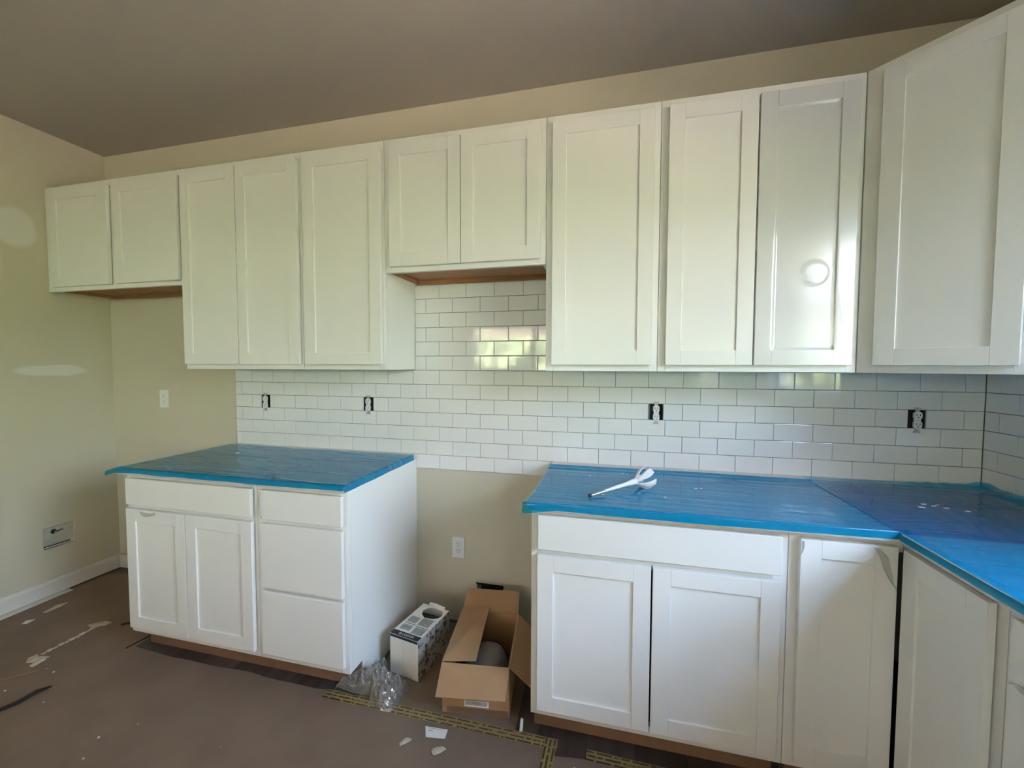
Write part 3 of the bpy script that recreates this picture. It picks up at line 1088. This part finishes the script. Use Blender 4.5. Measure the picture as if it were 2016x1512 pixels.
paper([(XL + .03, -.10), (XL + .03, -6.2), (-1.842, -6.2), (-1.842, -.03), (-2.2, -.03)], 'brown floor paper along the left wall and baseboard')
main = [(-1.840, -6.2), (.575, -6.2), (.590, -.625)] + wav(.590, -.24, -.612, 10, .010, 2)[1:] + wav(-.24, -1.47, -.590, 14, .022, 5)[1:] + [(-1.478, -.03), (-1.840, -.03)]
paper(main, 'large brown floor paper sheet in front of the left cabinets', z=.0004)
paper([(-.215, -.606), (.465, -.585), (.455, -.30), (.47, -.03), (-.215, -.03)], 'brown floor paper in the range gap under the cartons', z=.0006)
paper([(.640, -6.2), (2.1, -6.2), (2.1, -1.0), (1.62, -.64), (1.2, -.625), (.72, -.640), (.612, -.655), (.605, -6.2)][::1], 'brown floor paper sheet in front of the right cabinets', z=.0005)


def tape(p0, p1, w, label, z=.0020, wob=.004, seed=0):
    P0, P1 = Vector(p0), Vector(p1)
    d = (P1 - P0); L = d.length; d.normalize(); nrm = Vector((-d.y, d.x))
    nseg = max(6, int(L / .03))
    mb = MB()
    for j, (side, zz) in enumerate(((-1, z), (1, z), (1, z + .0006), (-1, z + .0006))):
        for i in range(nseg + 1):
            c = P0 + d * (L * i / nseg) + nrm * (side * w / 2 + wob * noise.noise(Vector((i * .35, seed, 0))))
            if i in (0, nseg):
                c += d * (.012 * noise.noise(Vector((j % 2, seed, i)))) * (1 if i else -1)
            mb.v.append((c.x, c.y, zz))
    n1 = nseg + 1
    for j in range(4):
        for i in range(nseg):
            mb.f.append((j * n1 + i, j * n1 + i + 1, ((j + 1) % 4) * n1 + i + 1, ((j + 1) % 4) * n1 + i)); mb.m.append(0)
    mb.f += [(0, n1, 2 * n1, 3 * n1), (nseg, 3 * n1 + nseg, 2 * n1 + nseg, n1 + nseg)]; mb.m += [0, 0]
    o = mb.build('floor_tape', M['tape'])
    uv = o.data.uv_layers.new(name='UVMap')
    for lp in o.data.loops:
        c = o.data.vertices[lp.vertex_index].co.xy - P0
        uv.data[lp.index].uv = (c.dot(d), c.dot(nrm) + w / 2 + .002)
    return tag(o, label, 'tape', 'yellow printed tapes on the floor paper')


tape((-.36, -.607), (.63, -.609), .044, 'long yellow printed tape along the floor in front of the cartons', seed=1)
tape((.605, -.590), (.585, -1.05), .044, 'short yellow printed tape running towards the camera at the paper seam', seed=2, z=.0028)
tape((.735, -.622), (1.36, -.632), .044, 'yellow printed tape on the floor below the right cabinets', seed=3)


def scrap(name, pts, m, label, cat, h=.004, z=.0022, group=None, ripple=.003):
    cx = sum(p[0] for p in pts) / len(pts); cy = sum(p[1] for p in pts) / len(pts)
    mb = MB(); n = len(pts)
    for zz in (0, .0008):
        mb.v.append((0, 0, h + zz))
        for fr_ in (.55, 1.0):
            for i, (x, y) in enumerate(pts):
                mb.v.append(((x - cx) * fr_, (y - cy) * fr_, zz + (ripple * (.5 + .5 * noise.noise(Vector((i * 1.3, x * 30, fr_)))) if fr_ == 1 else h * .8)))
    T = 1 + 2 * n
    for b_ in (0, T):
        for i in range(n):
            j = (i + 1) % n
            mb.f += [(b_, b_ + 1 + i, b_ + 1 + j), (b_ + 1 + i, b_ + 1 + n + i, b_ + 1 + n + j, b_ + 1 + j)]; mb.m += [0, 0]
    for i in range(n):
        j = (i + 1) % n
        mb.f.append((1 + n + i, T + 1 + n + i, T + 1 + n + j, 1 + n + j)); mb.m.append(0)
    o = mb.build(name, m, loc=(cx, cy, z))
    return tag(o, label, cat, group)


SG = 'torn paper scraps on the floor'
c_ = tag(MB().prism([(.124, -.652), (.145, -.694), (.218, -.684), (.214, -.646)], .0018, .0026).build('printed_card', M['boxwhite']), 'small white printed card lying on brown paper before the open carton', 'card')
MB().prism([(.140, -.664), (.141, -.667), (.162, -.666), (.161, -.663)], .00262, .0028).build('print_line', M['inkgrey'], c_)
MB().prism([(.135, -.655), (.136, -.657), (.190, -.654), (.189, -.652)], .00262, .0028).build('print_line', M['inkgrey'], c_)
scrap('paper_scrap', [(.062, -.742), (.070, -.752), (.079, -.744), (.098, -.725), (.100, -.716), (.082, -.712), (.072, -.716)], M['scrap'], 'ragged pale paper scrap left of the white card', 'scrap', group=SG)
scrap('paper_scrap', [(.190, -.745), (.205, -.757), (.225, -.742), (.240, -.722), (.225, -.716), (.205, -.722), (.193, -.732)], M['scrap'], 'ragged pale paper scrap below the white card', 'scrap', group=SG)
scrap('paper_scrap', [(-1.865, -.765), (-1.83, -.79), (-1.79, -.775), (-1.775, -.735), (-1.80, -.735), (-1.82, -.748), (-1.86, -.735)], M['scrap'], 'pale torn paper scrap at the left end of the torn seam', 'scrap', h=.008, group=SG)
scrap('paper_scrap', [(-1.80, -.745), (-1.79, -.80), (-1.765, -.80), (-1.77, -.75)], M['scrap'], 'small pale scrap touching the larger torn scrap on the seam', 'scrap', h=.010, group=SG)
scrap('paper_scrap', [(-1.90, -.52), (-1.86, -.53), (-1.80, -.50), (-1.80, -.47), (-1.85, -.47)], M['scrap'], 'pale scrap at the far end of the torn seam near the left cabinets', 'scrap', group=SG)
scrap('paper_scrap', [(-2.30, -.43), (-2.28, -.50), (-2.26, -.50), (-2.255, -.43), (-2.27, -.39)], M['scrap'], 'pale scrap on brown paper beside the left baseboard', 'scrap', group=SG)
scrap('paper_scrap', [(-2.27, -.57), (-2.25, -.60), (-2.23, -.59), (-2.235, -.55)], M['scrapw'], 'tiny white scrap near the left baseboard', 'scrap', group=SG)
# torn paper lip along the seam
mb = MB()
for i in range(12):
    yy = -.735 + i * .021
    a = .010 + .012 * abs(noise.noise(Vector((i * .9, 4, 0))))
    mb.prism([(-1.842, yy), (-1.842 + a, yy + .004), (-1.842 + a * .8, yy + .019), (-1.842, yy + .0205)], .0016, .005 + .004 * (i % 2))
tag(mb.build('torn_paper_lip', M['scrap']), 'ragged torn lip along the seam of the floor paper', 'paper', kind='stuff')
# dark strips standing in for shaded folds and a torn slit in the paper
tag(MB().tube([(-1.60, -1.12, .004), (-1.575, -1.01, .006), (-1.545, -.95, .009), (-1.540, -.90, .012), (-1.525, -.862, .008)], [.005, .007, .008, .008, .004], 8).build('fold_shade_strip', M['darkstrip'], smooth=True), 'dark curled strip standing in for a shaded fold of the brown paper at the lower left', 'strip')
tag(MB().tube([(-1.86, -.99, .003), (-1.80, -.89, .004), (-1.755, -.85, .004), (-1.71, -.81, .003)], [.003, .004, .004, .002], 8).build('fold_shade_strip', M['toekick'], smooth=True), 'thin brown strip standing in for a shaded paper crease behind the dark fold, lower left floor', 'strip')
tag(MB().prism([(-1.500, -.600), (-1.494, -.606), (-1.478, -.495), (-1.486, -.490)], .0016, .004).build('dark_sliver', M['hole']), 'thin dark sliver standing in for a torn slit in the floor paper at the left corner of the left cabinet', 'dark_sliver')  # raised dark sliver in place of a torn slit in the paper
tag(MB().prism([(-1.735, -.468), (-1.725, -.478), (-1.690, -.452), (-1.700, -.444)], .0016, .006).build('dark_sliver', M['darkstrip']), 'tiny dark chip on the paper left of the left cabinet', 'dark_sliver')
# white plastic wedge at the tape
tag(MB().xz([(-.006, 0), (.006, 0), (.009, .045), (.004, .052), (-.002, .046)], -.003, .003).build('tile_wedge', M['white'], loc=(.487, -.585, .0028), rz=R(20), bevel=.001), 'small white plastic wedge standing on the yellow tape beside the right cabinet', 'wedge')
mb = MB()
rn = random.Random(5)
for i in range(45):
    x, y = rn.uniform(-2.2, 1.2), rn.uniform(-1.5, -.66)
    s = rn.uniform(.0010, .0032)
    mb.box(x - s, x + s * rn.uniform(.5, 1.5), y - s, y + s * rn.uniform(.5, 1.2), .0016, .0016 + s * .8)
tag(mb.build('plaster_crumbs', M['scrapw']), 'white plaster crumbs scattered over the brown paper', 'crumbs', kind='stuff')
mb = MB()
for x, y, s in ((.78, -.52, .004), (.93, -.16, .004), (.86, -.2, .004), (1.13, -.36, .006), (1.15, -.355, .004), (1.86, -.36, .006), (1.88, -.375, .005), (1.905, -.39, .006), (1.83, -.40, .008), (1.95, -.41, .006), (1.90, -.36, .004), (2.12, -.47, .007), (2.10, -.46, .009), (.72, -.27, .003), (1.0, -.5, .003)):
    mb.box(x - s, x + s * 1.2, y - s * .5, y + s * .5, ZS + .0072, ZS + .0095)
tag(mb.build('thinset_crumbs', M['scrapw']), 'white thinset crumbs on the blue film', 'crumbs', kind='stuff')
tag(MB().box(-1.17, -1.148, -.272, -.262, ZS + .0045, ZS + .008).build('tile_spacer', M['white'], bevel=.001), 'small white chip on the blue film of the left countertop', 'chip')

# ------------------------------------------------------------------ white printed carton
wb = empty('white_carton', (-.157, -.428, .0017), R(-10.8))
tag(wb, 'white printed carton with a black band and a torn hole in its top', 'box')
w_, d_, h_ = .155, .25, .18
bx('front_panel', M['boxwhite'], wb, 0, w_, 0, .002, 0, h_, bevel=.0007)
bx('back_panel', M['boxwhite'], wb, 0, w_, d_ - .002, d_, 0, h_ - .003)
bx('side_panel', M['boxwhite'], wb, 0, .002, .0022, d_ - .0022, 0, h_ - .0005)
bx('side_panel', M['cartonprint'], wb, w_ - .002, w_, .0022, d_ - .0022, 0, h_ - .0005)
bx('bottom_panel', M['boxwhite'], wb, .0022, w_ - .0022, .0022, d_ - .0022, 0, .002)
hp = []
hcx, hcy = .090, d_ - .052
N = 24
rim = []
for i in range(N):
    a = 2 * math.pi * i / N
    rr = 1 + .22 * noise.noise(Vector((math.cos(a) * 2, math.sin(a) * 2, 8)))
    hp.append((hcx + .056 * rr * math.cos(a), hcy + .040 * rr * math.sin(a)))
    c, s = math.cos(a), math.sin(a)
    tx = ((w_ if c > 0 else 0) - hcx) / c if abs(c) > 1e-6 else 9
    ty = ((d_ if s > 0 else 0) - hcy) / s if abs(s) > 1e-6 else 9
    t = min(tx, ty)
    rim.append((hcx + t * c, hcy + t * s))
# snap the rim points nearest to each corner onto the corner
for qx, qy in ((0, 0), (w_, 0), (w_, d_), (0, d_)):
    j = min(range(N), key=lambda i: (rim[i][0] - qx) ** 2 + (rim[i][1] - qy) ** 2)
    rim[j] = (qx, qy)
mb = MB()
for zz in (h_, h_ + .0015):
    mb.v += [(x, y, zz) for x, y in rim] + [(x, y, zz) for x, y in hp]
for i in range(N):
    j = (i + 1) % N
    mb.f += [(i, j, N + j, N + i), (2 * N + i, 2 * N + j, 3 * N + j, 3 * N + i), (i, j, 2 * N + j, 2 * N + i), (N + i, N + j, 3 * N + j, 3 * N + i)]
    mb.m += [0] * 4
top = mb.build('top_panel', M['boxwhite'], wb)
zt_ = h_ + .0016
bx('printed_band', M['ink'], top, .001, w_ - .001, .0005, .030, zt_, zt_ + .0003)
for a, b, c, d in ((.014, .070, .044, .080), (.084, .144, .036, .078), (.014, .064, .100, .145), (.076, .136, .096, .152)):
    bx('text_panel', M['inkgrey'], top, a, b, c, d, zt_, zt_ + .0003)
for a, b, c in ((.012, .073, .089), (.080, .148, .083)):
    bx('rule_line', M['ink'], top, a, b, c, c + .0035, zt_, zt_ + .0004)
bx('printed_band', M['ink'], wb, .001, w_ - .001, -.0004, -.0001, h_ - .012, h_)
cu = bpy.data.curves.new('lettering', 'FONT')
cu.body = 'CUSTOM'
cu.size = .0155
cu.extrude = .0002
tmp = bpy.data.objects.new('lettering_tmp', cu)
COL.objects.link(tmp)
bpy.context.view_layer.update()
me = bpy.data.meshes.new_from_object(tmp.evaluated_get(bpy.context.evaluated_depsgraph_get()))
bpy.data.objects.remove(tmp)
lt = link('lettering', me, M['white'], top, (.058, .0095, zt_ + .0006))
ring = MB()
for i in range(20):
    a, b = 2 * math.pi * i / 20, 2 * math.pi * (i + 1) / 20
    ring.prism([(.047 + .0035 * math.cos(a), .0150 + .0035 * math.sin(a)), (.047 + .0062 * math.cos(a), .0150 + .0062 * math.sin(a)), (.047 + .0062 * math.cos(b), .0150 + .0062 * math.sin(b)), (.047 + .0035 * math.cos(b), .0150 + .0035 * math.sin(b))], zt_ + .0003, zt_ + .0007)
ring.build('logo_ring', M['white'], top)
MB().grid(lambda u, v: (.040 + u * .092, d_ - .012 + .012 * v, h_ + .001 + .016 * math.sin(v * 1.6) + .003 * math.sin(u * 5)), 12, 4).build('torn_flap', M['boxwhite'], top, smooth=True, fix=False)
MB().grid(lambda u, v: (.006 + u * .143, .006 + v * (d_ - .012), .140 + .014 * math.sin(u * 3.1) * math.sin(v * 3.1) + .005 * noise.noise(Vector((u * 6, v * 6, 0)))), 14, 18).build('contents_bag', M['ash'], wb, smooth=True, fix=False)
bx('seam_line', M['inkgrey'], wb, w_ * .48, w_ * .485, -.0003, -.0001, 0, h_ - .014)

# ------------------------------------------------------------------ open cardboard box
cb = empty('cardboard_box', (.160, -.5745, .0018), R(7.0))
tag(cb, 'open brown cardboard box with four folded-out flaps in the range gap', 'box')
w_, d_, h_, t_ = .272, .352, .205, .004
bx('front_panel', M['card'], cb, 0, w_, 0, t_, 0, h_, bevel=.001)
bx('back_panel', M['card'], cb, 0, w_, d_ - t_, d_, 0, h_, bevel=.001)
bx('side_panel', M['card'], cb, 0, t_, t_ + .0002, d_ - t_ - .0002, 0, h_)
bx('side_panel', M['card'], cb, w_ - t_, w_, t_ + .0002, d_ - t_ - .0002, 0, h_)
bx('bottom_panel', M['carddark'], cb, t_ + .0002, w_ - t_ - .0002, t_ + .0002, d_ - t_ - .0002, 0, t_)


def flap(p0, p1, out, ang, L, m='card', twist=0.0, skew=0.0):
    """cardboard flap hinged on the edge p0-p1, reaching out by L at an angle above the horizontal"""
    P0, P1, O = Vector(p0), Vector(p1), Vector(out)
    mb = MB()
    for zz in (0, .0032):
        for P, a in ((P0, ang - twist), (P1, ang + twist)):
            dv = O * math.cos(R(a)) + Vector((0, 0, math.sin(R(a))))
            nv = Vector((0, 0, math.cos(R(a)))) - O * math.sin(R(a))
            e = (P1 - P0).normalized() * skew * (1 if P is P0 else -1)
            mb.v += [tuple(P + nv * zz), tuple(P + dv * L + nv * zz + e)]
    mb.f += [(0, 1, 3, 2), (4, 6, 7, 5), (0, 2, 6, 4), (1, 5, 7, 3), (0, 4, 5, 1), (2, 3, 7, 6)]
    mb.m += [0] * 6
    return mb.build('flap', M[m], cb)


flap((0, 0, h_), (w_, 0, h_), (0, -1, 0), -29, .116, skew=.002, twist=4)
flap((0, d_, h_), (w_, d_, h_), (0, 1, 0), 22, .122, skew=.004)
flap((0, 0.004, h_ + .003), (0, d_ - .004, h_ + .003), (1, 0, 0), 6, .136, skew=0.004, twist=3)
flap((w_, 0.002, h_), (w_, d_ - .002, h_), (1, 0, 0), -42, .115)
bx('shipping_label', M['white'], cb, .092, .190, -.0012, -.0003, .034, .058)
bx('label_print', M['inkgrey'], cb, .096, .184, -.0016, -.0013, .040, .057)
tp = bx('packing_tape', M['kraftdark'], cb, .02, w_ - .004, -.0009, -.0003, .003, .028)


def bagf(u, v):
    th, ph = u * 2 * math.pi, v * math.pi / 2
    q = 1 + .10 * noise.noise(Vector((math.cos(th) * 1.5, math.sin(th) * 1.5, v * 2)))
    return (.155 + .100 * math.cos(th) * math.cos(ph) ** .6 * q, .155 + .135 * math.sin(th) * math.cos(ph) ** .6 * q, .0045 + .150 * math.sin(ph) ** .8)


MBG = MB().grid(bagf, 28, 12)
gb = MBG.build('mortar_bag', M['greybag'], loc=(.160, -.5745, .0018), rz=R(7.0), smooth=True)
tag(gb, 'rounded grey bag inside the open cardboard box', 'bag')

# ------------------------------------------------------------------ crumpled clear bag
poly = [(-.345, -.565), (-.315, -.546), (-.238, -.544), (-.224, -.50), (-.220, -.42), (-.178, -.400), (-.168, -.44), (-.135, -.472), (-.06, -.502), (-.02, -.498), (-.028, -.55), (-.035, -.625), (-.085, -.632), (-.150, -.606), (-.17, -.575), (-.25, -.580)]
pcx, pcy = -.15, -.525
NP = 64


def edge_at(th):
    d = Vector((math.cos(th), math.sin(th)))
    best = .05
    for (ax, ay), (bx__, by__) in zip(poly, poly[1:] + poly[:1]):
        e = Vector((bx__ - ax, by__ - ay)); o_ = Vector((ax - pcx, ay - pcy))
        den = d.x * e.y - d.y * e.x
        if abs(den) < 1e-9:
            continue
        t = (o_.x * e.y - o_.y * e.x) / den; s = (o_.x * d.y - o_.y * d.x) / den
        if t > 0 and -1e-6 <= s <= 1 + 1e-6:
            best = max(best, t)
    return best


def bagpt(u, v):
    th = u * 2 * math.pi
    r_ = edge_at(th) * v
    x, y = pcx + r_ * math.cos(th), pcy + r_ * math.sin(th)
    n1 = noise.noise(Vector((x * 14, y * 14, 1))); n2 = abs(noise.noise(Vector((x * 34, y * 34, 4)))); n3 = abs(noise.noise(Vector((x * 80, y * 80, 2))))
    h = (1 - v ** 2.6) * (.062 + .045 * n1) + (.046 * n2 + .018 * n3) * (1 - v ** 6)
    return (x - pcx, y - pcy, max(.001, h) if v < .999 else .0012)


tag(MB().grid(bagpt, 120, 34).build('plastic_bag', M['bag'], loc=(pcx, pcy, .0022), smooth=False, fix=False), 'crumpled clear plastic bag on the floor before the white carton', 'bag')

# ------------------------------------------------------------------ mixing paddle on the right countertop
A, B_ = Vector((.732, -.557, .9225)), Vector((.903, -.407, .9480))
ax_ = (B_ - A).normalized()
mp_ = empty('mixing_paddle', tuple(A))
tag(mp_, 'thinset-coated mixing paddle with curved blades lying on blue film', 'tool')
up = Vector((0, 0, 1)); sx_ = ax_.cross(up).normalized(); up = sx_.cross(ax_)
L_ = (B_ - A).length
loc_ = lambda t, a=0, b=0: tuple(ax_ * t + sx_ * a + up * b)
MB().tube([loc_(0), loc_(L_ * .62)], .0052, 10).build('shaft', M['steel'], mp_)
MB().tube([loc_(0), loc_(.010)], .0060, 10).build('shaft_tip', M['black'], mp_)
MB().tube([loc_(L_ * .30), loc_(L_ * .5), loc_(L_ * .62), loc_(L_ * .78), loc_(L_ * .9), loc_(L_)], [.0054, .0062, .0075, .0078, .0115, .0125], 12).build('mortar_coating', M['thinset'], mp_, smooth=True)
for i in range(5):
    a0 = 2 * math.pi * i / 5 + .5

    def blade(u, v, a0=a0):
        t = L_ - .006 + u * .074
        r_ = .006 + .034 * math.sin(min(1, u * 1.1) * 1.75) ** 1.0
        aa = a0 + (v - .5) * (.5 + .30 * math.sin(u * 2.6)) + .5 * u
        return loc_(t, r_ * math.cos(aa), r_ * math.sin(aa))
    bm_ = MB().grid(blade, 12, 5)
    o = bm_.build('blade', M['thinset'], mp_, smooth=True, fix=False)
    so = o.modifiers.new('solid', 'SOLIDIFY'); so.thickness = .0035; so.offset = 0
